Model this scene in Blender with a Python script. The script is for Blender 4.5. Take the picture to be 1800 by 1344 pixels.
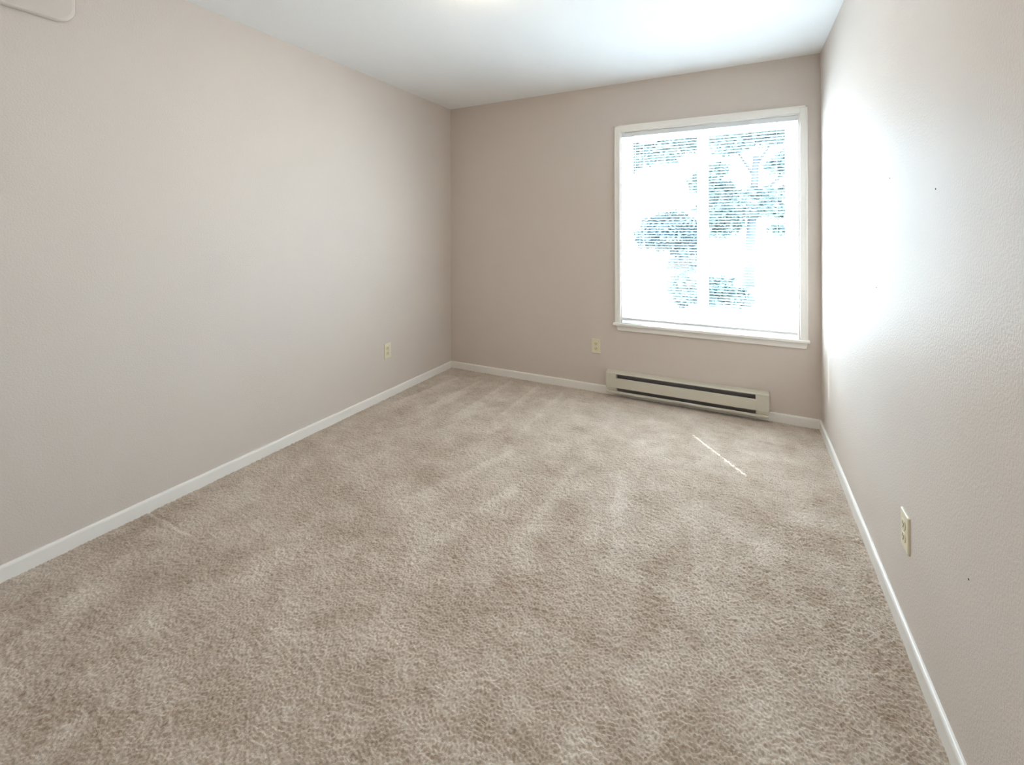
import bpy, bmesh, math, random
import numpy as np
from mathutils import Matrix, Vector, Euler

S = bpy.context.scene
for o in list(bpy.data.objects):
    bpy.data.objects.remove(o)
COL = S.collection

# ------------------------------------------------------------------ camera
W, H, D = 2.9065, 2.44, 3.75          # room width (x), height (z), length (y runs from -D to 0, window wall at 0)
cam = bpy.data.cameras.new('camera')
cam.sensor_fit = 'HORIZONTAL'
cam.sensor_width = 36.0
cam.lens = 782.3 / 1800 * 36
cam.shift_y = -(672 - 403.6) / 1800   # the photograph is perspective corrected: level camera, shifted lens
cam.clip_start = 0.03
cam.clip_end = 300
camo = bpy.data.objects.new('camera', cam)
COL.objects.link(camo)
camo.matrix_world = (Matrix.Translation((2.4457, -3.486, 1.2997)) @ Matrix.Rotation(0.4752, 4, 'Z')
                     @ Matrix.Rotation(math.pi / 2, 4, 'X') @ Matrix.Rotation(-0.003, 4, 'Z'))
S.camera = camo

# ------------------------------------------------------------------ sky, sun, exposure
SKY = 20.0
SUN = 42.0
LAMP = 18.0
EXPOSURE = 0.82
w = bpy.data.worlds.new('world')
S.world = w
w.use_nodes = True
bgn = w.node_tree.nodes['Background']
bgn.inputs['Color'].default_value = (0.63, 0.825, 1.0, 1)
bgn.inputs['Strength'].default_value = SKY

sun = bpy.data.lights.new('sun', 'SUN')
sun.energy = SUN
sun.color = (1.0, 0.96, 0.91)
sun.angle = math.radians(0.53)
suno = bpy.data.objects.new('sun', sun)
COL.objects.link(suno)
sd = Vector((0.62 * math.cos(math.radians(46)), -0.78 * math.cos(math.radians(46)), -math.sin(math.radians(46))))
suno.rotation_euler = sd.to_track_quat('-Z', 'Y').to_euler()
suno.location = (-6, 8, 9)

# sampling portal in the window opening (emits nothing itself, only guides the sky light)
pl = bpy.data.lights.new('window_portal', 'AREA')
pl.shape = 'RECTANGLE'
pl.size, pl.size_y = 1.26, 1.56
pl.cycles.is_portal = True
plo = bpy.data.objects.new('window_portal', pl)
COL.objects.link(plo)
plo.location = (2.2, 0.15, 1.31)
plo.rotation_euler = (math.radians(-90), 0, 0)

S.view_settings.view_transform = 'Standard'
S.view_settings.look = 'None'
S.view_settings.exposure = EXPOSURE
S.view_settings.gamma = 1.0
S.view_settings.use_curve_mapping = False
S.cycles.max_bounces = 10
S.cycles.diffuse_bounces = 7
S.cycles.glossy_bounces = 4
S.cycles.transparent_max_bounces = 16
S.cycles.use_denoising = True
S.cycles.use_guiding = True
S.cycles.use_surface_guiding = True
S.cycles.use_volume_guiding = False
S.cycles.sample_clamp_indirect = 12.0
S.cycles.caustics_reflective = False
S.cycles.caustics_refractive = False

rng = np.random.default_rng(7)
random.seed(7)

# ------------------------------------------------------------------ materials
def new_mat(name):
    m = bpy.data.materials.new(name)
    m.use_nodes = True
    nt = m.node_tree
    return m, nt, nt.nodes['Principled BSDF']

def N(nt, t, **kw):
    n = nt.nodes.new(t)
    for k, v in kw.items():
        if k in n.inputs:
            n.inputs[k].default_value = v
        else:
            setattr(n, k, v)
    return n

def obj_coords(nt, scale=1.0):
    tc = N(nt, 'ShaderNodeTexCoord')
    return tc.outputs['Object']

def paint(name, col, rough=0.5, spec=0.5, bump=0.0, bscale=200.0, var=0.02, detail=2.0):
    m, nt, b = new_mat(name)
    co = obj_coords(nt)
    n1 = N(nt, 'ShaderNodeTexNoise', Scale=3.0, Detail=3.0)
    nt.links.new(co, n1.inputs['Vector'])
    mx = N(nt, 'ShaderNodeMix', data_type='RGBA')
    mx.inputs['A'].default_value = (*[c * (1 - var) for c in col], 1)
    mx.inputs['B'].default_value = (*[min(1, c * (1 + var)) for c in col], 1)
    nt.links.new(n1.outputs['Fac'], mx.inputs['Factor'])
    nt.links.new(mx.outputs['Result'], b.inputs['Base Color'])
    b.inputs['Roughness'].default_value = rough
    b.inputs['Specular IOR Level'].default_value = spec
    if bump:
        n2 = N(nt, 'ShaderNodeTexNoise', Scale=bscale, Detail=detail, Roughness=0.55)
        nt.links.new(co, n2.inputs['Vector'])
        bp = N(nt, 'ShaderNodeBump', Strength=1.0, Distance=bump)
        nt.links.new(n2.outputs['Fac'], bp.inputs['Height'])
        nt.links.new(bp.outputs['Normal'], b.inputs['Normal'])
    return m

M = {}
M['wall'] = paint('wall_paint', (0.66, 0.585, 0.53), rough=0.47, spec=0.03, bump=0.0012, bscale=150, var=0.015)
M['ceiling'] = paint('ceiling_paint', (0.88, 0.88, 0.88), rough=0.75, spec=0.3, bump=0.0008, bscale=170, var=0.01)
M['trim'] = paint('trim_paint', (0.86, 0.825, 0.78), rough=0.34, spec=0.5, var=0.012)
M['vinyl'] = paint('window_vinyl', (0.82, 0.83, 0.84), rough=0.4, spec=0.5, var=0.01)
M['slat'] = paint('blind_enamel', (0.84, 0.85, 0.86), rough=0.42, spec=0.5, var=0.005)
M['cord'] = paint('blind_cord', (0.72, 0.72, 0.71), rough=0.8, spec=0.2, var=0.03)
M['rail'] = paint('blind_rail', (0.74, 0.75, 0.76), rough=0.4, spec=0.5, var=0.01)
M['heater'] = paint('heater_enamel', (0.64, 0.595, 0.50), rough=0.38, spec=0.5, var=0.02)
M['heater_in'] = paint('heater_inner_metal', (0.25, 0.235, 0.235), rough=0.55, spec=0.4, var=0.1)
M['fin'] = paint('heater_fin_metal', (0.30, 0.28, 0.27), rough=0.5, spec=0.5, var=0.1)
M['ivory'] = paint('ivory_plastic', (0.74, 0.67, 0.50), rough=0.35, spec=0.5, var=0.015)
M['ivory_face'] = paint('ivory_plastic_face', (0.70, 0.62, 0.44), rough=0.4, spec=0.5, var=0.015)
M['dark'] = paint('dark_slot', (0.06, 0.05, 0.04), rough=0.7, spec=0.2, var=0.05)
M['screw'] = paint('screw_head', (0.62, 0.56, 0.44), rough=0.35, spec=0.6, var=0.05)
M['cover'] = paint('wall_cover_paint', (0.63, 0.56, 0.505), rough=0.45, spec=0.5, var=0.015)
M['brass'] = paint('lamp_metal', (0.62, 0.56, 0.45), rough=0.3, spec=0.6, var=0.02)
M['brass'].node_tree.nodes['Principled BSDF'].inputs['Metallic'].default_value = 0.8
M['concrete'] = paint('pale_concrete', (0.66, 0.67, 0.67), rough=0.85, spec=0.2, bump=0.004, bscale=30, var=0.12)
M['grass'] = paint('lawn_green', (0.13, 0.20, 0.10), rough=0.9, spec=0.1, bump=0.02, bscale=60, var=0.25)
M['bark'] = paint('tree_bark', (0.045, 0.05, 0.055), rough=0.9, spec=0.2, bump=0.01, bscale=40, var=0.3)
M['siding'] = paint('white_siding', (0.75, 0.76, 0.76), rough=0.7, spec=0.3, var=0.02)
M['roof'] = paint('grey_shingle', (0.24, 0.25, 0.27), rough=0.9, spec=0.2, var=0.15)

def leaf_mat(name, c1, c2):
    m, nt, b = new_mat(name)
    co = obj_coords(nt)
    n1 = N(nt, 'ShaderNodeTexNoise', Scale=4.0, Detail=2.0)
    nt.links.new(co, n1.inputs['Vector'])
    mx = N(nt, 'ShaderNodeMix', data_type='RGBA')
    mx.inputs['A'].default_value = (*c1, 1)
    mx.inputs['B'].default_value = (*c2, 1)
    nt.links.new(n1.outputs['Fac'], mx.inputs['Factor'])
    nt.links.new(mx.outputs['Result'], b.inputs['Base Color'])
    b.inputs['Roughness'].default_value = 0.55
    tr = N(nt, 'ShaderNodeBsdfTranslucent')
    nt.links.new(mx.outputs['Result'], tr.inputs['Color'])
    ms = N(nt, 'ShaderNodeMixShader')
    ms.inputs['Fac'].default_value = 0.10
    nt.links.new(b.outputs[0], ms.inputs[1])
    nt.links.new(tr.outputs[0], ms.inputs[2])
    nt.links.new(ms.outputs[0], nt.nodes['Material Output'].inputs['Surface'])
    return m
M['leaf'] = leaf_mat('tree_leaf', (0.036, 0.058, 0.056), (0.055, 0.085, 0.075))
M['leaf_dark'] = leaf_mat('evergreen_leaf', (0.026, 0.045, 0.050), (0.042, 0.066, 0.068))

def glass_mat():
    m = bpy.data.materials.new('window_glass')
    m.use_transparent_shadow = True
    m.use_nodes = True
    nt = m.node_tree
    nt.nodes.clear()
    out = N(nt, 'ShaderNodeOutputMaterial')
    t = N(nt, 'ShaderNodeBsdfTransparent')
    t.inputs['Color'].default_value = (0.93, 0.96, 0.96, 1)
    g = N(nt, 'ShaderNodeBsdfGlossy')
    g.inputs['Roughness'].default_value = 0.02
    ms = N(nt, 'ShaderNodeMixShader')
    ms.inputs['Fac'].default_value = 0.05
    nt.links.new(t.outputs[0], ms.inputs[1])
    nt.links.new(g.outputs[0], ms.inputs[2])
    nt.links.new(ms.outputs[0], out.inputs['Surface'])
    return m
M['glass'] = glass_mat()

def lamp_mat():
    m, nt, b = new_mat('lamp_glass')
    b.inputs['Base Color'].default_value = (0.85, 0.80, 0.70, 1)
    b.inputs['Roughness'].default_value = 0.3
    b.inputs['Emission Color'].default_value = (1.0, 0.81, 0.58, 1)
    b.inputs['Emission Strength'].default_value = LAMP
    return m
M['lamp'] = lamp_mat()

def carpet_mat():
    m, nt, b = new_mat('beige_carpet')
    at = N(nt, 'ShaderNodeAttribute')
    at.attribute_name = 'lay'
    co = obj_coords(nt)
    fine = N(nt, 'ShaderNodeTexNoise', Scale=420.0, Detail=2.0, Roughness=0.6)
    nt.links.new(co, fine.inputs['Vector'])
    tuft = N(nt, 'ShaderNodeAttribute')       # shading between tufts put into the colour: darker and paler twists
    tuft.attribute_name = 'tuft_shade'
    # pile lay: how brushed pile catches light, put into the colour, paler up, browner down
    r = N(nt, 'ShaderNodeValToRGB')
    e = r.color_ramp.elements
    e[0].position, e[0].color = 0.0, (0.395, 0.302, 0.226, 1)
    e[1].position, e[1].color = 1.0, (0.660, 0.568, 0.482, 1)
    nt.links.new(at.outputs['Fac'], r.inputs['Fac'])
    v = N(nt, 'ShaderNodeMapRange')
    v.inputs['From Min'].default_value = -1.0
    v.inputs['From Max'].default_value = 1.0
    v.inputs['To Min'].default_value = 0.80
    v.inputs['To Max'].default_value = 1.20
    nt.links.new(tuft.outputs['Fac'], v.inputs['Value'])
    v2 = N(nt, 'ShaderNodeMapRange')
    v2.inputs['To Min'].default_value = 0.78
    v2.inputs['To Max'].default_value = 1.22
    nt.links.new(fine.outputs['Fac'], v2.inputs['Value'])
    mu = N(nt, 'ShaderNodeMath', operation='MULTIPLY')
    nt.links.new(v.outputs[0], mu.inputs[0])
    nt.links.new(v2.outputs[0], mu.inputs[1])
    vm = N(nt, 'ShaderNodeVectorMath', operation='SCALE')
    nt.links.new(r.outputs['Color'], vm.inputs[0])
    nt.links.new(mu.outputs[0], vm.inputs['Scale'])
    nt.links.new(vm.outputs[0], b.inputs['Base Color'])
    b.inputs['Roughness'].default_value = 0.95
    b.inputs['Specular IOR Level'].default_value = 0.1
    b.inputs['Sheen Weight'].default_value = 0.7
    b.inputs['Sheen Tint'].default_value = (1.0, 0.94, 0.87, 1)
    b.inputs['Sheen Roughness'].default_value = 0.5
    bp = N(nt, 'ShaderNodeBump', Strength=1.0, Distance=0.0012)
    nt.links.new(fine.outputs['Fac'], bp.inputs['Height'])
    nt.links.new(bp.outputs['Normal'], b.inputs['Normal'])
    return m
M['carpet'] = carpet_mat()

# ------------------------------------------------------------------ helpers
def tag(o, label=None, cat=None, group=None, kind=None):
    if label: o['label'] = label
    if cat: o['category'] = cat
    if group: o['group'] = group
    if kind: o['kind'] = kind
    return o

def link(name, me, mat, parent=None, loc=None):
    o = bpy.data.objects.new(name, me)
    if mat is not None and not me.materials:
        me.materials.append(mat)
    COL.objects.link(o)
    if parent is not None:
        o.parent = parent
    if loc is not None:
        o.location = loc
    return o

def empty(name, loc):
    o = bpy.data.objects.new(name, None)
    o.empty_display_size = 0.05
    COL.objects.link(o)
    o.location = loc
    return o

def bm_mesh(name, bm, smooth=False):
    bmesh.ops.recalc_face_normals(bm, faces=bm.faces)
    me = bpy.data.meshes.new(name)
    bm.to_mesh(me)
    bm.free()
    if smooth:
        for p in me.polygons:
            p.use_smooth = True
    return me

def add_box(bm, lo, hi, bev=0.0, seg=2):
    r = bmesh.ops.create_cube(bm, size=1.0)
    vs = r['verts']
    for v in vs:
        v.co = Vector([(lo[i] + hi[i]) / 2 + v.co[i] * (hi[i] - lo[i]) for i in range(3)])
    if bev:
        es = list({e for v in vs for e in v.link_edges})
        bmesh.ops.bevel(bm, geom=es, offset=bev, segments=seg, profile=0.6, affect='EDGES')

def box(name, lo, hi, mat, parent=None, bev=0.0, off=(0, 0, 0), seg=2):
    """a box given in world coordinates; 'off' is the parent's location"""
    bm = bmesh.new()
    lo = [lo[i] - off[i] for i in range(3)]
    hi = [hi[i] - off[i] for i in range(3)]
    add_box(bm, lo, hi, bev, seg)
    return link(name, bm_mesh(name, bm), mat, parent)

def boxes(name, lst, mat, parent=None, bev=0.0, off=(0, 0, 0)):
    bm = bmesh.new()
    for lo, hi in lst:
        add_box(bm, [lo[i] - off[i] for i in range(3)], [hi[i] - off[i] for i in range(3)], bev)
    return link(name, bm_mesh(name, bm), mat, parent)

def add_tube(bm, p, q, r0, r1=None, seg=8):
    p, q = Vector(p), Vector(q)
    r1 = r0 if r1 is None else r1
    d = q - p
    rot = d.to_track_quat('Z', 'Y').to_matrix().to_4x4()
    bmesh.ops.create_cone(bm, cap_ends=True, segments=seg, radius1=r0, radius2=r1, depth=d.length,
                          matrix=Matrix.Translation((p + q) / 2) @ rot)

def extrude_profile(pts, a, b, axis):
    """closed 2D profile swept along an axis; pts are (u, v): axis x -> (y, z), axis y -> (x, z)"""
    bm = bmesh.new()
    rings = []
    for t in (a, b):
        ring = []
        for u, v in pts:
            co = (t, u, v) if axis == 'x' else (u, t, v)
            ring.append(bm.verts.new(co))
        rings.append(ring)
    n = len(pts)
    for i in range(n):
        bm.faces.new((rings[0][i], rings[0][(i + 1) % n], rings[1][(i + 1) % n], rings[1][i]))
    bm.faces.new(rings[0])
    bm.faces.new(rings[1])
    return bm

# ------------------------------------------------------------------ room shell
T = 0.15
OX0, OX1, OZ0, OZ1 = 1.606, 2.794, 0.552, 2.066      # opening in the window wall

# carpeted floor: a real height field of twisted pile, with brushed and trodden patches
def make_floor():
    step = 0.0034
    xs = np.linspace(0, W, int(W / step) + 1)
    ys = np.concatenate([np.linspace(-D, -3.15, 30, endpoint=False), np.arange(-3.15, -0.0001, step), [0.0]])
    nx, ny = len(xs), len(ys)
    gy = int(D / step) + 2
    # band-passed noise (worm-like tufts)
    g = rng.standard_normal((gy, nx))
    fy = np.fft.fftfreq(gy, step)[:, None]
    fx = np.fft.rfftfreq(nx, step)[None, :]
    fr = np.hypot(fx, fy)
    F = np.fft.rfft2(g)
    def band(f0, bw):
        a = np.fft.irfft2(F * np.exp(-((fr - f0) / bw) ** 2), s=g.shape)
        return a / a.std()
    def low(lam, sx=1.0, sy=1.0, seed=0):
        r2 = np.random.default_rng(seed)
        G = np.fft.rfft2(r2.standard_normal((gy, nx)))
        a = np.fft.irfft2(G * np.exp(-((np.hypot(fx * sx, fy * sy) * lam) ** 2)), s=g.shape)
        return (a - a.mean()) / a.std()
    h = 0.0019 * np.tanh(1.1 * band(1 / 0.0102, 26.0)) + 0.0009 * band(1 / 0.026, 14.0)
    hum = low(0.16, seed=3)
    h += 0.0006 * hum
    iy = np.clip(np.rint((ys + D) / step).astype(int), 0, gy - 1)
    X, Y = np.meshgrid(xs, ys)
    Hh = h[iy]
    # crease across the carpet beside the left wall
    cr = np.exp(-((Y + 2.423 + 0.004 * np.sin(X * 30)) / 0.008) ** 2) * np.clip((0.42 - X) / 0.08, 0, 1)
    Hh = Hh - 0.004 * cr + 0.002 * np.exp(-((Y + 2.440) / 0.010) ** 2) * np.clip((0.42 - X) / 0.08, 0, 1)
    # pile lay: patches of trodden and brushed pile
    lay = 0.46 + 0.11 * low(0.22, seed=11)[iy] + 0.09 * low(0.09, seed=12)[iy] + 0.05 * low(0.03, seed=13)[iy]
    st = low(0.14, sx=1.0, sy=0.18, seed=14)[iy]
    lay += 0.05 * st
    def stroke(p, q, wdt, amp, taper=0.5):
        p, q = np.array(p), np.array(q)
        d = q - p
        L = np.hypot(*d)
        d = d / L
        s = (X - p[0]) * d[0] + (Y - p[1]) * d[1]
        t = -(X - p[0]) * d[1] + (Y - p[1]) * d[0]
        ww = wdt * (1 - taper * np.clip(s / L, 0, 1))
        # vacuum stroke: sharp on one side, fading on the other
        prof = np.where(t > 0, np.exp(-(t / (ww * 0.25)) ** 2), np.exp(-(t / ww) ** 2))
        return amp * prof / (1 + np.exp(-s / 0.03)) / (1 + np.exp((s - L) / 0.04))
    lay += stroke((0.13, -0.90), (0.22, -0.22), 0.08, 0.50)
    lay += stroke((0.40, -0.92), (0.45, -0.14), 0.08, 0.50)
    lay += stroke((0.66, -0.95), (0.68, -0.12), 0.07, 0.44)
    lay += stroke((0.95, -0.90), (0.93, -0.10), 0.07, 0.40)
    lay += stroke((1.18, -0.95), (1.17, -0.15), 0.06, 0.32)
    lay += stroke((0.55, -1.55), (0.72, -1.05), 0.06, 0.26)
    lay += stroke((1.02, -1.80), (1.25, -1.12), 0.07, 0.30)
    lay += stroke((1.28, -2.00), (1.45, -1.35), 0.07, 0.28)
    lay += stroke((1.62, -1.90), (1.62, -1.15), 0.06, 0.22)
    lay += stroke((2.03, -1.95), (1.86, -1.10), 0.08, 0.26)
    lay += stroke((2.30, -1.75), (2.22, -1.00), 0.07, 0.18)
    r3 = np.random.default_rng(5)
    for k in range(46):                                  # foot marks
        px, py = r3.uniform(0.1, 2.8), r3.uniform(-3.1, -0.25)
        a = r3.uniform(-0.7, 0.7)
        u = (X - px) * math.cos(a) + (Y - py) * math.sin(a)
        v = -(X - px) * math.sin(a) + (Y - py) * math.cos(a)
        amp = r3.uniform(0.10, 0.26) * (1 if r3.random() < 0.62 else -0.8)
        lay += amp * np.exp(-((u / r3.uniform(0.03, 0.06)) ** 2 + (v / r3.uniform(0.05, 0.12)) ** 2) ** 1.5)
    lay += 0.30 * np.exp(-(((X - 0.35) / 0.05) ** 2 + ((Y + 2.78) / 0.05) ** 2))
    lay += 0.25 * cr
    lay = np.clip(lay, 0.0, 1.0)
    co = np.stack([X, Y, Hh], -1).reshape(-1, 3).astype(np.float32)
    idx = np.arange(nx * ny, dtype=np.int32).reshape(ny, nx)
    quads = np.stack([idx[:-1, :-1], idx[:-1, 1:], idx[1:, 1:], idx[1:, :-1]], -1).reshape(-1, 4)
    me = bpy.data.meshes.new('floor')
    me.vertices.add(len(co))
    me.vertices.foreach_set('co', co.ravel())
    me.loops.add(quads.size)
    me.loops.foreach_set('vertex_index', quads.ravel())
    me.polygons.add(len(quads))
    me.polygons.foreach_set('loop_start', np.arange(0, quads.size, 4, dtype=np.int32))
    me.polygons.foreach_set('loop_total', np.full(len(quads), 4, dtype=np.int32))
    me.polygons.foreach_set('use_smooth', np.ones(len(quads), dtype=bool))
    F2 = np.fft.rfft2(np.random.default_rng(77).standard_normal((gy, nx)))
    tuft_shade = np.fft.irfft2(F2 * np.exp(-((fr - 1 / 0.0105) / 24.0) ** 2), s=g.shape)
    tuft_shade = np.tanh(tuft_shade / tuft_shade.std())[iy]
    b_ = me.attributes.new('tuft_shade', 'FLOAT', 'POINT')
    b_.data.foreach_set('value', tuft_shade.ravel().astype(np.float32))
    a = me.attributes.new('lay', 'FLOAT', 'POINT')
    a.data.foreach_set('value', lay.ravel().astype(np.float32))
    me.update()
    me.validate()
    o = link('floor', me, M['carpet'])
    tag(o, 'beige plush carpet with trodden patches and vacuum marks', 'carpet', kind='structure')
    # the boards under the carpet, so the room is closed from below
    box('subfloor', (0, -D, -0.12), (W, 0, -0.012), M['concrete'], o)
    return o
make_floor()

tag(box('ceiling', (-T, -D - T, H), (W + T, T, H + 0.15), M['ceiling']),
    'smooth white painted ceiling', 'ceiling', kind='structure')
wl = tag(box('wall_left', (-T, -D, -0.12), (0, 0, H), M['wall']), 'long bare beige wall on the left', 'wall', kind='structure')
wr = tag(box('wall_right', (W, -D, -0.12), (W + T, 0, H), M['wall']), 'beige satin wall on the right reflecting the window', 'wall', kind='structure')
tag(box('wall_front', (-T, -D - T, -0.12), (W + T, -D, H), M['wall']), 'beige wall behind the viewer', 'wall', kind='structure')

# window wall: one mesh with a real opening, faces only where the wall is
def window_wall():
    bm = bmesh.new()
    X = [-T, OX0, OX1, W + T]
    Z = [-0.12, OZ0, OZ1, H]
    for i in range(3):
        for k in range(3):
            if (i, k) != (1, 1):
                add_box(bm, (X[i], 0, Z[k]), (X[i + 1], T, Z[k + 1]))
    bmesh.ops.remove_doubles(bm, verts=bm.verts, dist=1e-5)
    # drop the inner faces shared by neighbouring boxes
    seen = {}
    for f in bm.faces:
        seen.setdefault(tuple(round(c, 4) for c in f.calc_center_median()), []).append(f)
    bmesh.ops.delete(bm, geom=[f for fs in seen.values() if len(fs) > 1 for f in fs], context='FACES_ONLY')
    return link('wall_back', bm_mesh('wall_back', bm), M['wall'])
tag(window_wall(), 'beige window wall at the far end', 'wall', kind='structure')

# tiny nail holes in the right wall
nb = bmesh.new()
bmesh.ops.create_cone(nb, cap_ends=True, segments=10, radius1=0.0022, radius2=0.0022, depth=0.0012,
                      matrix=Matrix.Rotation(math.pi / 2, 4, 'Y'))
nail_me = bm_mesh('nail_hole', nb)
for y, z in ((-1.507, 1.475), (-1.9185, 1.4046), (-1.335, 1.075), (-2.105, 0.498)):
    link('nail_hole', nail_me, M['dark'], wr, (W - 0.0004, y, z))

# baseboards
BH, BT = 0.061, 0.012
def base_profile(s):
    # (outward, height); s = +1 / -1 gives the direction away from the wall
    return [(0, -0.012), (s * BT, -0.012), (s * BT, BH - 0.010), (s * (BT - 0.0015), BH - 0.004),
            (s * (BT - 0.004), BH - 0.001), (s * (BT - 0.007), BH), (0, BH)]
o = link('baseboard_left', bm_mesh('baseboard_left', extrude_profile([(u, v) for u, v in base_profile(1)], -D, 0, 'y')), M['trim'])
tag(o, 'white baseboard along the left wall', 'baseboard', kind='structure')
o = link('baseboard_right', bm_mesh('baseboard_right', extrude_profile([(W + u, v) for u, v in base_profile(-1)], -D, 0, 'y')), M['trim'])
tag(o, 'white baseboard along the right wall', 'baseboard', kind='structure')
o = link('baseboard_back', bm_mesh('baseboard_back', extrude_profile(base_profile(-1), BT, W - BT, 'x')), M['trim'])
tag(o, 'white baseboard under the window wall behind the heater', 'baseboard', kind='structure')
o = link('baseboard_front', bm_mesh('baseboard_front', extrude_profile([(-D + u, v) for u, v in base_profile(1)], BT, W - BT, 'x')), M['trim'])
tag(o, 'white baseboard behind the viewer', 'baseboard', kind='structure')

# ------------------------------------------------------------------ window
win = tag(empty('window_1', (0, 0, 0)), 'white framed sliding window with two panes', 'window', kind='structure')
CW = 0.042
STZ = 0.571      # top of the inside sill
def casing(lo, hi, inner):
    bm = bmesh.new()
    add_box(bm, lo, hi, 0.003)
    add_box(bm, *inner, 0.0015)
    return link('casing', bm_mesh('casing', bm), M['trim'], win)
casing((OX0 - CW + 0.002, -0.015, STZ), (OX0 + 0.002, 0.001, OZ1 + CW), ((OX0 - CW + 0.001, -0.0175, STZ), (OX0 - CW + 0.013, 0.0, OZ1 + CW + 0.001)))
casing((OX1 - 0.002, -0.015, STZ), (OX1 + CW - 0.002, 0.001, OZ1 + CW), ((OX1 + CW - 0.013, -0.0175, STZ), (OX1 + CW - 0.001, 0.0, OZ1 + CW + 0.001)))
casing((OX0 + 0.002, -0.015, OZ1 - 0.002), (OX1 - 0.002, 0.001, OZ1 + CW), ((OX0 - CW + 0.002, -0.0175, OZ1 + CW - 0.012), (OX1 + CW - 0.002, 0.0, OZ1 + CW + 0.001)))
# inside sill (stool) with rounded nose and ears, and the apron with mitred ends
def stool():
    bm = bmesh.new()
    add_box(bm, (OX0, -0.02, STZ - 0.019), (OX1, 0.075, STZ))
    add_box(bm, (1.553, -0.034, STZ - 0.019), (2.843, -0.0002, STZ), 0.005, 3)
    return link('window_sill', bm_mesh('window_sill', bm), M['trim'], win)
stool()
def apron():
    bm = bmesh.new()
    z1, z0 = STZ - 0.019, 0.513
    prof = [(1.575, z1), (2.832, z1), (2.826, z0 + 0.004), (2.820, z0), (1.592, z0), (1.586, z0 + 0.004)]
    for y in (-0.014, 0.0):
        pass
    a = [bm.verts.new((x, -0.014, z)) for x, z in prof]
    b = [bm.verts.new((x, 0.0, z)) for x, z in prof]
    n = len(prof)
    for i in range(n):
        bm.faces.new((a[i], a[(i + 1) % n], b[(i + 1) % n], b[i]))
    bm.faces.new(a)
    bm.faces.new(b)
    return link('apron', bm_mesh('apron', bm), M['trim'], win)
apron()
# jamb liners
JT = 0.010
box('jamb', (OX0, 0.0005, STZ), (OX0 + JT, 0.10, OZ1), M['trim'], win)
box('jamb', (OX1 - JT, 0.0005, STZ), (OX1, 0.10, OZ1), M['trim'], win)
box('jamb', (OX0 + JT, 0.0005, OZ1 - JT), (OX1 - JT, 0.10, OZ1), M['trim'], win)
# vinyl frame
fx0, fx1, fz0, fz1 = OX0 + JT, OX1 - JT, STZ, OZ1 - JT
FY0, FY1 = 0.072, 0.145
FWD = 0.028
boxes('window_frame', [((fx0, FY0, fz0), (fx0 + FWD, FY1, fz1)), ((fx1 - FWD, FY0, fz0), (fx1, FY1, fz1)),
                       ((fx0 + FWD, FY0, fz0), (fx1 - FWD, FY1, fz0 + FWD)), ((fx0 + FWD, FY0, fz1 - FWD), (fx1 - FWD, FY1, fz1))],
      M['vinyl'], win, 0.002)
def sash(x0, x1, y0, y1, sw, swr=None):
    z0, z1 = fz0 + FWD, fz1 - FWD
    swr = swr or sw
    s = boxes('sash', [((x0, y0, z0), (x0 + sw, y1, z1)), ((x1 - swr, y0, z0), (x1, y1, z1)),
                       ((x0 + sw, y0, z0), (x1 - swr, y1, z0 + sw)), ((x0 + sw, y0, z1 - sw), (x1 - swr, y1, z1))],
              M['vinyl'], win, 0.003)
    ym = (y0 + y1) / 2
    box('pane', (x0 + sw - 0.004, ym - 0.002, z0 + sw - 0.004), (x1 - swr + 0.004, ym + 0.002, z1 - sw + 0.004), M['glass'], s)
    return s
XM = 2.200
sash(fx0 + FWD, XM + 0.032, 0.078, 0.104, 0.040, 0.074)
sash(XM - 0.018, fx1 - FWD, 0.110, 0.136, 0.036)
box('sash_latch', (XM - 0.012, 0.068, 1.29), (XM + 0.012, 0.078, 1.36), M['vinyl'], win, 0.003)

# ------------------------------------------------------------------ mini blind
BX0, BX1 = 1.619, 2.780
BY = 0.026
blind = tag(empty('mini_blind', ((BX0 + BX1) / 2, BY, 0.59)), 'white horizontal slat blind hanging open inside the window', 'blind')
boff = (2.1995, BY, 0.59)
LAD = [1.779, 2.207, 2.664]
SD, PITCH = 0.0250, 0.0208
def slat_mesh(hw):
    xs = [BX0]
    for l in LAD:
        xs += [l - hw, l + hw]
    xs.append(BX1)
    vs_ = [-0.5, -0.32, -0.17, 0.17, 0.32, 0.5]
    top, bot = [], []
    for x in xs:
        for v in vs_:
            y = v * SD
            z = 0.0022 * (1 - (2 * v) ** 2)
            top.append((x - boff[0], y, z + 0.00025))
            bot.append((x - boff[0], y, z - 0.00025))
    nv = len(vs_)
    n = len(top)
    cells = []
    for i in range(len(xs) - 1):
        for j in range(nv - 1):
            if i % 2 == 1 and j == 2:
                continue
            cells.append((i * nv + j, (i + 1) * nv + j, (i + 1) * nv + j + 1, i * nv + j + 1))
    faces = list(cells) + [tuple(n + k for k in reversed(c)) for c in cells]
    cnt = {}
    for c in cells:
        for a in range(4):
            e = (c[a], c[(a + 1) % 4])
            cnt[tuple(sorted(e))] = cnt.get(tuple(sorted(e)), []) + [e]
    for k, es in cnt.items():
        if len(es) == 1:
            a, b = es[0]
            faces.append((b, a, n + a, n + b))
    me = bpy.data.meshes.new('slat')
    me.from_pydata(top + bot, [], faces)
    me.update()
    return me
# cord holes: wide and narrow on alternate slats, shaped to space the sun dots
sm = (slat_mesh(0.0055), slat_mesh(0.0022))
HZ0, HZ1 = 2.024, 2.053
zs = np.arange(0.624, 2.018, PITCH)
for k, z in enumerate(zs):
    s = link('slat', sm[k % 2], M['slat'], blind, (0, 0, float(z) - 0.59))
    s.rotation_euler = (math.radians(-5 + random.uniform(-1.0, 1.0)), random.uniform(-0.0006, 0.0006), 0)
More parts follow.
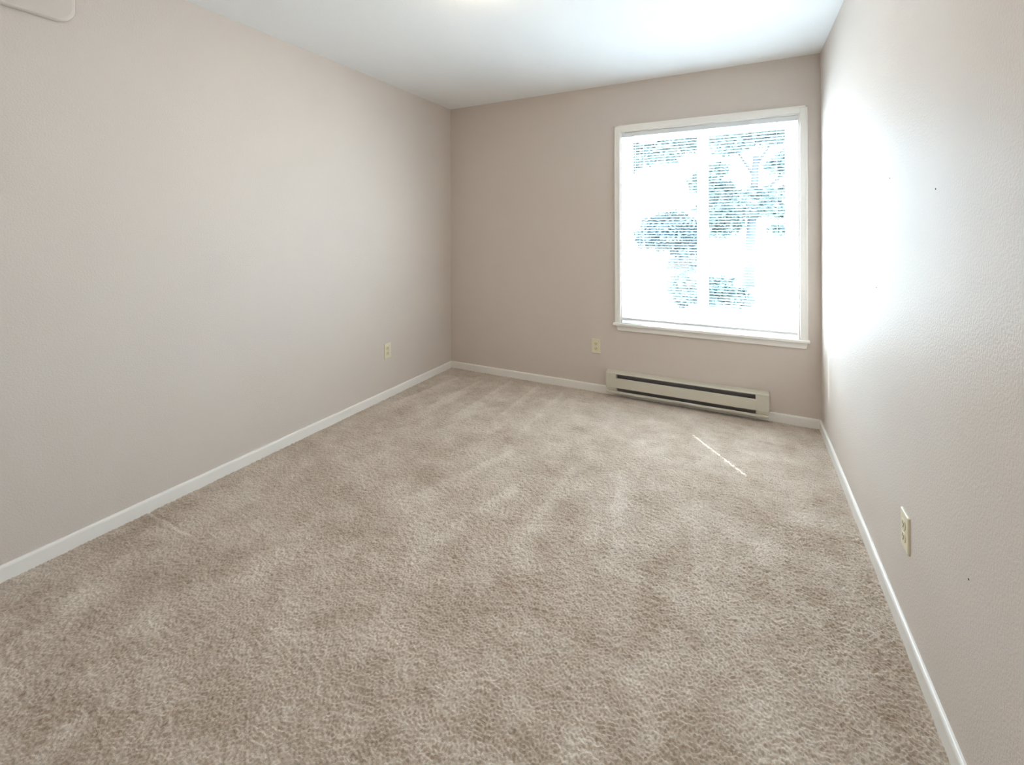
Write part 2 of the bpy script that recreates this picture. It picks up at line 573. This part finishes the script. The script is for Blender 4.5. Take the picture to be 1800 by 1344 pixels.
# head rail: U-shaped channel with end brackets
def headrail():
    bm = bmesh.new()
    for lo, hi in (((BX0 - 0.002, BY - 0.013, HZ0), (BX1 + 0.002, BY - 0.0118, HZ1)),
                   ((BX0 - 0.002, BY + 0.0118, HZ0), (BX1 + 0.002, BY + 0.013, HZ1)),
                   ((BX0 - 0.002, BY - 0.0118, HZ0), (BX1 + 0.002, BY + 0.0118, HZ0 + 0.0012)),
                   ((BX0 - 0.002, BY - 0.0145, HZ1 - 0.003), (BX1 + 0.002, BY - 0.013, HZ1))):
        add_box(bm, [lo[i] - boff[i] for i in range(3)], [hi[i] - boff[i] for i in range(3)])
    return link('head_rail', bm_mesh('head_rail', bm), M['rail'], blind)
headrail()
for x in (BX0 - 0.002, BX1 + 0.002):
    sx = -1 if x < 2 else 1
    a, b = sorted((x - sx * 0.022, x + sx * 0.0015))
    box('bracket', (a, BY - 0.0165, HZ0 - 0.002), (b, BY - 0.0146, HZ1 + 0.002), M['rail'], blind, 0.0006, boff)
box('bottom_rail', (BX0 - 0.001, BY - 0.013, 0.590), (BX1 + 0.001, BY + 0.013, 0.609), M['rail'], blind, 0.002, boff)
for l in LAD:
    bm = bmesh.new()
    for dy in (-SD / 2 - 0.0008, SD / 2 + 0.0008):
        add_tube(bm, (l - boff[0], dy, 0.607 - 0.59), (l - boff[0], dy, HZ0 - 0.59), 0.0007, seg=6)
    for z in zs:
        add_tube(bm, (l - boff[0], -SD / 2 - 0.0008, z - 0.0012 - 0.59), (l - boff[0], SD / 2 + 0.0008, z + 0.0004 - 0.59), 0.00035, seg=4)
    link('ladder_cord', bm_mesh('ladder_cord', bm), M['cord'], blind)
    box('cord_clip', (l - 0.006, BY - 0.0155, HZ0 - 0.004), (l + 0.006, BY - 0.0130, HZ0 + 0.006), M['rail'], blind, 0.0006, boff)
bm = bmesh.new()
add_tube(bm, (1.722 - boff[0], -0.021, 1.36 - 0.59), (1.722 - boff[0], -0.021, 2.018 - 0.59), 0.0028, seg=6)
add_tube(bm, (1.722 - boff[0], -0.021, 2.016 - 0.59), (1.722 - boff[0], -0.012, 2.028 - 0.59), 0.0012, seg=6)
link('tilt_wand', bm_mesh('tilt_wand', bm), M['cord'], blind)
bm = bmesh.new()
for dx in (0, 0.006):
    add_tube(bm, (1.752 + dx - boff[0], -0.0175, 1.02 - 0.59), (1.752 + dx - boff[0], -0.0150, 2.03 - 0.59), 0.0007, seg=6)
add_tube(bm, (1.755 - boff[0], -0.0175, 0.985 - 0.59), (1.755 - boff[0], -0.0175, 1.022 - 0.59), 0.0055, 0.003, seg=10)
link('lift_cord', bm_mesh('lift_cord', bm), M['cord'], blind)

# ------------------------------------------------------------------ baseboard heater
hx0, hx1 = 1.507, 2.609
hz0, hz1 = 0.034, 0.196
hd = 0.066
heater = tag(empty('baseboard_heater', ((hx0 + hx1) / 2, -hd / 2, 0.0)), 'long almond electric baseboard heater below the window', 'heater')
ho = ((hx0 + hx1) / 2, -hd / 2, 0.0)
def hbox(name, lo, hi, mat, bev=0.0, parent=heater):
    return box(name, lo, hi, M[mat], parent, bev, ho)
EW = 0.080
yb = -0.0125
# back plate and inner reflector
hbox('back_plate', (hx0 + 0.003, yb - 0.0015, hz0), (hx1 - 0.003, yb, hz1 - 0.004), 'heater')
hbox('inner_reflector', (hx0 + EW, yb - 0.010, hz0 + 0.003), (hx1 - EW, yb - 0.0015, hz1 - 0.012), 'heater_in')
hbox('inner_tray', (hx0 + EW, -hd + 0.0125, hz0 + 0.0005), (hx1 - EW, yb - 0.016, hz0 + 0.002), 'heater_in')
# sloped top cover with a small front lip
tp = [(0.0 - 0.0005, hz1), (-hd + 0.010, hz1 - 0.003), (-hd, hz1 - 0.009), (-hd, hz1 - 0.014), (-hd + 0.0015, hz1 - 0.014),
      (-hd + 0.0015, hz1 - 0.010), (-hd + 0.011, hz1 - 0.0046), (-0.0005, hz1 - 0.0016)]
bm = extrude_profile([(u - ho[1], v) for u, v in tp], hx0 - ho[0], hx1 - ho[0], 'x')
link('top_cover', bm_mesh('top_cover', bm), M['heater'], heater)
# front centre panel, folded at both edges
fp = [(-hd, 0.147), (-hd, 0.0785), (-hd + 0.003, 0.0750), (-hd + 0.006, 0.0750), (-hd + 0.006, 0.0763), (-hd + 0.0036, 0.0763),
      (-hd + 0.0013, 0.079), (-hd + 0.0013, 0.1465), (-hd + 0.0045, 0.1490), (-hd + 0.010, 0.1490), (-hd + 0.010, 0.1505), (-hd + 0.004, 0.1505)]
bm = extrude_profile([(u - ho[1], v) for u, v in fp], hx0 + EW - 0.002 - ho[0], hx1 - EW + 0.002 - ho[0], 'x')
link('front_panel', bm_mesh('front_panel', bm), M['heater'], heater)
# bottom strip
bp_ = [(-hd + 0.004, 0.0515), (-hd + 0.001, 0.0490), (-hd + 0.001, 0.0365), (-hd + 0.004, hz0), (-hd + 0.012, hz0), (-hd + 0.012, hz0 + 0.0014),
       (-hd + 0.0046, hz0 + 0.0014), (-hd + 0.0024, 0.0372), (-hd + 0.0024, 0.0484), (-hd + 0.0046, 0.0502)]
bm = extrude_profile([(u - ho[1], v) for u, v in bp_], hx0 + 0.002 - ho[0], hx1 - 0.002 - ho[0], 'x')
link('bottom_strip', bm_mesh('bottom_strip', bm), M['heater'], heater)
# heating element: rod with a pack of fins
bm = bmesh.new()
add_tube(bm, (hx0 + EW - ho[0], -0.044 - ho[1], 0.103), (hx1 - EW - ho[0], -0.044 - ho[1], 0.103), 0.005, seg=8)
nf = 150
for k in range(nf):
    x = hx0 + EW + 0.02 + (hx1 - hx0 - 2 * EW - 0.04) * k / (nf - 1)
    add_box(bm, (x - 0.0003 - ho[0], -0.0575 - ho[1], 0.064), (x + 0.0003 - ho[0], -0.031 - ho[1], 0.142))
fo = link('heating_element', bm_mesh('heating_element', bm), M['fin'], heater)
tag(fo, kind='stuff')
# end caps: junction-box covers with a seam, a stepped-back foot and a closing side
for s in (0, 1):
    a, b = (hx0, hx0 + EW) if s == 0 else (hx1 - EW, hx1)
    c = hbox('end_cap', (a + 0.0015, -hd + 0.0006, 0.0745), (b - 0.001, yb - 0.0016, hz1 - 0.0155), 'heater', 0.0016)
    hbox('cap_plate', (a + 0.007, -hd - 0.0006, 0.149), (b - 0.012, -hd + 0.001, hz1 - 0.0175), 'heater', 0.0005, c)
    hbox('cap_foot', (a + 0.004, -hd + 0.008, 0.054), (b - 0.001, yb - 0.0016, 0.0745), 'heater', 0.001, c)
    x0, x1 = (hx0 - 0.0012, hx0 + 0.0012) if s == 0 else (hx1 - 0.0012, hx1 + 0.0012)
    hbox('side_flange', (x0, -hd + 0.001, 0.072), (x1, -0.001, hz1 - 0.008), 'heater', 0.0005, c)

# ------------------------------------------------------------------ duplex outlets
def round_rect(w_, h_, r, n=5):
    pts = []
    for cx, cz, a0 in ((w_ / 2 - r, h_ / 2 - r, 0), (-w_ / 2 + r, h_ / 2 - r, 90), (-w_ / 2 + r, -h_ / 2 + r, 180), (w_ / 2 - r, -h_ / 2 + r, 270)):
        for k in range(n + 1):
            t = math.radians(a0 + 90 * k / n)
            pts.append((cx + r * math.cos(t), cz + r * math.sin(t)))
    return pts

def plate_mesh(name, pts, layers):
    """stack of rings: layers are (y, inset scale x, inset scale z); front is -y"""
    bm = bmesh.new()
    rings = [[bm.verts.new((x * sx, y, z * sz)) for x, z in pts] for y, sx, sz in layers]
    n = len(pts)
    for a, b in zip(rings[:-1], rings[1:]):
        for i in range(n):
            bm.faces.new((a[i], a[(i + 1) % n], b[(i + 1) % n], b[i]))
    bm.faces.new(rings[0])
    bm.faces.new(rings[-1])
    return bm_mesh(name, bm)

PW, PH = 0.072, 0.117
plate_me = plate_mesh('cover_plate', round_rect(PW, PH, 0.004), [(0, 1, 1), (-0.0035, 1, 1), (-0.0058, 0.94, 0.963), (-0.0062, 0.90, 0.94)])
face_pts = [(x, max(-0.0142, min(0.0142, z))) for x, z in round_rect(0.0345, 0.0345, 0.0165, 6)]
face_me = plate_mesh('receptacle', face_pts, [(-0.005, 1, 1), (-0.0078, 1, 1), (-0.0083, 0.96, 0.96)])
sb = bmesh.new()
add_box(sb, (-0.0012, -0.0088, -0.0045), (0.0012, -0.0070, 0.0045))
slot_me = bm_mesh('slot', sb)
gb = bmesh.new()
bmesh.ops.create_cone(gb, cap_ends=True, segments=12, radius1=0.0027, radius2=0.0027, depth=0.0018,
                      matrix=Matrix.Translation((0, -0.0079, 0)) @ Matrix.Rotation(math.pi / 2, 4, 'X'))
ground_me = bm_mesh('ground_hole', gb)
cb = bmesh.new()
bmesh.ops.create_cone(cb, cap_ends=True, segments=14, radius1=0.0036, radius2=0.0030, depth=0.002,
                      matrix=Matrix.Translation((0, -0.0068, 0)) @ Matrix.Rotation(math.pi / 2, 4, 'X'))
screw_me = bm_mesh('screw', cb)
def outlet(loc, rz, label):
    e = tag(empty('wall_outlet', loc), label, 'outlet', 'duplex wall outlets')
    e.rotation_euler = (0, 0, rz)
    link('cover_plate', plate_me, M['ivory'], e)
    for s in (1, -1):
        f = link('receptacle', face_me, M['ivory_face'], e, (0, 0, s * 0.0195))
        link('slot', slot_me, M['dark'], f, (-0.0064, 0, 0.003))
        link('slot', slot_me, M['dark'], f, (0.0064, 0, 0.003))
        link('ground_hole', ground_me, M['dark'], f, (0, 0, -0.0075))
    link('screw', screw_me, M['screw'], e)
    return e
outlet((1.4090, 0.0, 0.3645), 0.0, 'ivory duplex outlet on the window wall left of the heater')
outlet((0.0, -0.856, 0.3640), math.pi / 2, 'ivory duplex outlet on the left wall')
outlet((W, -1.673, 0.3480), -math.pi / 2, 'ivory duplex outlet on the right wall above its baseboard')

# ------------------------------------------------------------------ rounded cover high on the left wall
cv = tag(empty('wall_cover', (0, -2.90, 2.25)), 'beige rounded cover box high on the left wall', 'cover')
def cover_mesh(name, grow, layers):
    # long casing, rounded lower corners, gently arched lower edge
    w_, h_ = 0.44 + grow, 0.23 + grow
    pts = []
    for x, z in round_rect(w_, h_, 0.065, 10):
        pts.append((x, z - (0.010 * (1 - (2 * x / w_) ** 2) * -1 if z < 0 else 0)))
    bm = bmesh.new()
    rings = [[bm.verts.new((d, x * s1, z * s2)) for x, z in pts] for d, s1, s2 in layers]
    n = len(pts)
    for a, b in zip(rings[:-1], rings[1:]):
        for i in range(n):
            bm.faces.new((a[i], a[(i + 1) % n], b[(i + 1) % n], b[i]))
    bm.faces.new(rings[0])
    bm.faces.new(rings[-1])
    return bm_mesh(name, bm)
link('back_plate', cover_mesh('back_plate', -0.03, [(0, 1, 1), (0.006, 1, 1)]), M['cover'], cv)
link('casing', cover_mesh('casing', 0.0, [(0.006, 1, 1), (0.014, 1, 1), (0.020, 0.990, 0.982), (0.025, 0.972, 0.950), (0.027, 0.94, 0.90)]), M['cover'], cv)

# ------------------------------------------------------------------ ceiling lamp (just above the frame)
lamp = tag(empty('ceiling_lamp', (1.43, -1.86, H)), 'round flush ceiling lamp with warm glowing glass dome', 'lamp')
def lathe(name, prof, seg=40, smooth=True):
    bm = bmesh.new()
    rings = []
    for r, z in prof:
        if r < 1e-5:
            rings.append([bm.verts.new((0, 0, z))])
        else:
            rings.append([bm.verts.new((r * math.cos(2 * math.pi * k / seg), r * math.sin(2 * math.pi * k / seg), z)) for k in range(seg)])
    for a, b in zip(rings[:-1], rings[1:]):
        for k in range(seg):
            q = [a[k % len(a)], a[(k + 1) % len(a)], b[(k + 1) % len(b)], b[k % len(b)]]
            q = list(dict.fromkeys(q))
            if len(q) > 2:
                bm.faces.new(q)
    return bm_mesh(name, bm, smooth)
link('base_ring', lathe('base_ring', [(0, -0.0005), (0.150, -0.0005), (0.158, -0.006), (0.158, -0.020), (0.150, -0.024), (0, -0.024)]), M['brass'], lamp)
dome = [(0.148, -0.0245)]
for k in range(1, 13):
    t = math.pi / 2 * k / 12
    dome.append((0.148 * math.cos(t) if k < 12 else 0.0, -0.0245 - 0.075 * math.sin(t)))
link('glass_dome', lathe('glass_dome', dome), M['lamp'], lamp)
link('finial', lathe('finial', [(0, -0.0992), (0.010, -0.0995), (0.011, -0.103), (0.006, -0.108), (0.007, -0.113), (0, -0.118)], 16), M['brass'], lamp)

# ------------------------------------------------------------------ outside
GZ = -0.30
# unseen eave, added and sized to shade the upper half of the blind
tag(box('shade_eave', (-0.8, 0.152, 2.50), (W + 1.6, 1.04, 2.62), M['siding']), 'white eave added out of view above the window to shade it', 'eave', kind='structure')
tag(box('pavement', (-40, 0.16, GZ - 0.2), (40, 60, GZ), M['concrete']), 'sunlit pale concrete yard outside the window', 'ground', kind='structure')

def leaf_cloud(name, blobs, n, size, mat, parent, seed, shell=0.55):
    r = np.random.default_rng(seed)
    b = np.array(blobs, float)
    vol = b[:, 3] * b[:, 4] * b[:, 5]
    pick = r.choice(len(b), n, p=vol / vol.sum())
    d = r.standard_normal((n, 3))
    d /= np.linalg.norm(d, axis=1)[:, None]
    rad = (shell + (1 - shell) * r.random(n)) ** 0.8
    # leaves gather in many small clumps inside each rounded mass, so gaps stay open between them
    nc = max(len(b) * 10, n // 110)
    pc = r.choice(len(b), nc, p=vol / vol.sum())
    dc = r.standard_normal((nc, 3))
    dc /= np.linalg.norm(dc, axis=1)[:, None]
    cc = b[pc, :3] + dc * (r.random(nc) ** 0.45)[:, None] * b[pc, 3:] * 1.08
    cr_ = r.uniform(1.2, 3.4, nc) * size
    k = r.integers(0, nc, n)
    c = cc[k] + d * (r.random(n) ** 0.5)[:, None] * cr_[k][:, None] * np.array([1.3, 1.0, 0.75])
    ax = r.standard_normal((n, 3)); ax /= np.linalg.norm(ax, axis=1)[:, None]
    ot = np.cross(ax, r.standard_normal((n, 3))); ot /= np.linalg.norm(ot, axis=1)[:, None]
    nr = np.cross(ax, ot)
    s = size * r.uniform(0.7, 1.3, n)[:, None]
    P = np.stack([c - ax * s, c - ot * s * 0.45 + nr * s * 0.12, c + ax * s, c + ot * s * 0.45 + nr * s * 0.12], 1).reshape(-1, 3)
    i = np.arange(n)[:, None] * 4
    F = np.concatenate([np.concatenate([i, i + 1, i + 2], 1), np.concatenate([i, i + 2, i + 3], 1)])
    me = bpy.data.meshes.new(name)
    me.from_pydata(P.tolist(), [], F.tolist())
    me.update()
    return link(name, me, mat, parent)

def tree(name, base, label, trunk, branches, blobs, n, size, seed, group):
    e = tag(empty(name, base), label, 'tree', group)
    bm = bmesh.new()
    for (p, r0), (q, r1) in zip(trunk[:-1], trunk[1:]):
        add_tube(bm, p, q, r0, r1, 10)
    link('trunk', bm_mesh('trunk', bm, True), M['bark'], e)
    for p, q, r0, r1 in branches:
        bm = bmesh.new()
        add_tube(bm, p, q, r0, r1, 7)
        link('branch', bm_mesh('branch', bm, True), M['bark'], e)
    leaf_cloud('foliage', blobs, n, size, M['leaf'], e, seed)
    return e
tg = 'trees in the yard outside'
tree('yard_tree', (2.62, 10.3, GZ), 'slender leafy tree with bare trunk seen through the right pane',
     [((0, 0, 0), 0.17), ((0.04, 0, 1.0), 0.13), ((0.12, 0, 2.3), 0.11), ((0.2, 0, 3.6), 0.08)],
     [((0.12, 0, 2.2), (-0.9, 0.2, 3.0), 0.06, 0.03), ((0.14, 0, 2.4), (1.0, -0.1, 3.2), 0.06, 0.03), ((0.17, 0, 3.0), (-0.5, 0.4, 4.2), 0.05, 0.02),
      ((0.1, 0, 2.0), (0.95, 0.1, 2.15), 0.035, 0.015), ((0.18, 0, 3.3), (0.8, 0.2, 4.3), 0.05, 0.02)],
     [(-0.95, 0, 2.75, 0.45, 0.5, 0.6), (-0.75, 0, 1.85, 0.5, 0.4, 0.40), (0.0, 0, 2.35, 0.55, 0.5, 0.35), (0.65, 0, 2.35, 0.55, 0.5, 0.40),
      (0.5, 0.1, 4.3, 0.8, 0.6, 0.35), (-0.6, 0, 4.15, 0.6, 0.6, 0.4), (0.9, 0, 3.3, 0.35, 0.4, 0.25), (0.75, 0, 1.55, 0.35, 0.3, 0.15)],
     30000, 0.085, 21, tg)
tree('yard_tree', (-0.9, 8.6, GZ), 'broad leafy tree reaching across the top of the left pane',
     [((0, 0, 0), 0.2), ((0.05, 0, 1.4), 0.16), ((0.15, 0, 3.0), 0.11)],
     [((0.1, 0, 2.0), (1.1, 0, 3.6), 0.07, 0.03), ((0.12, 0, 2.6), (-0.9, 0.3, 3.6), 0.06, 0.03), ((0.15, 0, 2.9), (0.5, 0, 4.2), 0.06, 0.03)],
     [(1.4, 0, 3.65, 0.75, 0.6, 0.32), (0.2, 0, 3.9, 1.0, 0.9, 0.7), (-0.9, 0.2, 3.5, 0.9, 0.8, 0.6), (2.2, 0, 3.85, 0.5, 0.5, 0.30)],
     32000, 0.085, 22, tg)

def shrub(loc, label, blobs, n, size, mat, seed):
    e = tag(empty('shrub', loc), label, 'shrub', 'shrubs in the yard outside')
    bm = bmesh.new()
    for k in range(5):
        a = 2 * math.pi * k / 5
        b = blobs[k % len(blobs)]
        add_tube(bm, (0.05 * math.cos(a), 0.05 * math.sin(a), 0), (b[0] + 0.2 * math.cos(a) * b[3], b[1] + 0.2 * math.sin(a) * b[4], b[2]), 0.02, 0.008, 6)
    link('stem', bm_mesh('stem', bm), M['bark'], e)
    leaf_cloud('foliage', blobs, n, size, mat, e, seed, 0.3)
    return e
shrub((1.05, 9.0, GZ), 'dense dark evergreen shrub seen low through the left pane',
      [(-0.3, 0, 1.6, 0.6, 0.5, 0.42), (-0.7, 0, 1.4, 0.4, 0.4, 0.35), (0.15, 0, 1.45, 0.4, 0.4, 0.38), (0.1, 0, 0.8, 0.35, 0.3, 0.4)], 26000, 0.065, M['leaf_dark'], 31)
shrub((1.36, 6.2, GZ), 'small loose shrub at the foot of the left pane',
      [(0.05, 0, 0.32, 0.28, 0.25, 0.28), (0.12, 0, 0.65, 0.15, 0.15, 0.14)], 4400, 0.05, M['leaf'], 32)
shrub((2.15, 6.7, GZ), 'small round shrub at the foot of the right pane',
      [(-0.1, 0, 0.35, 0.33, 0.25, 0.28), (0.3, 0, 0.2, 0.28, 0.22, 0.18)], 5000, 0.05, M['leaf'], 33)
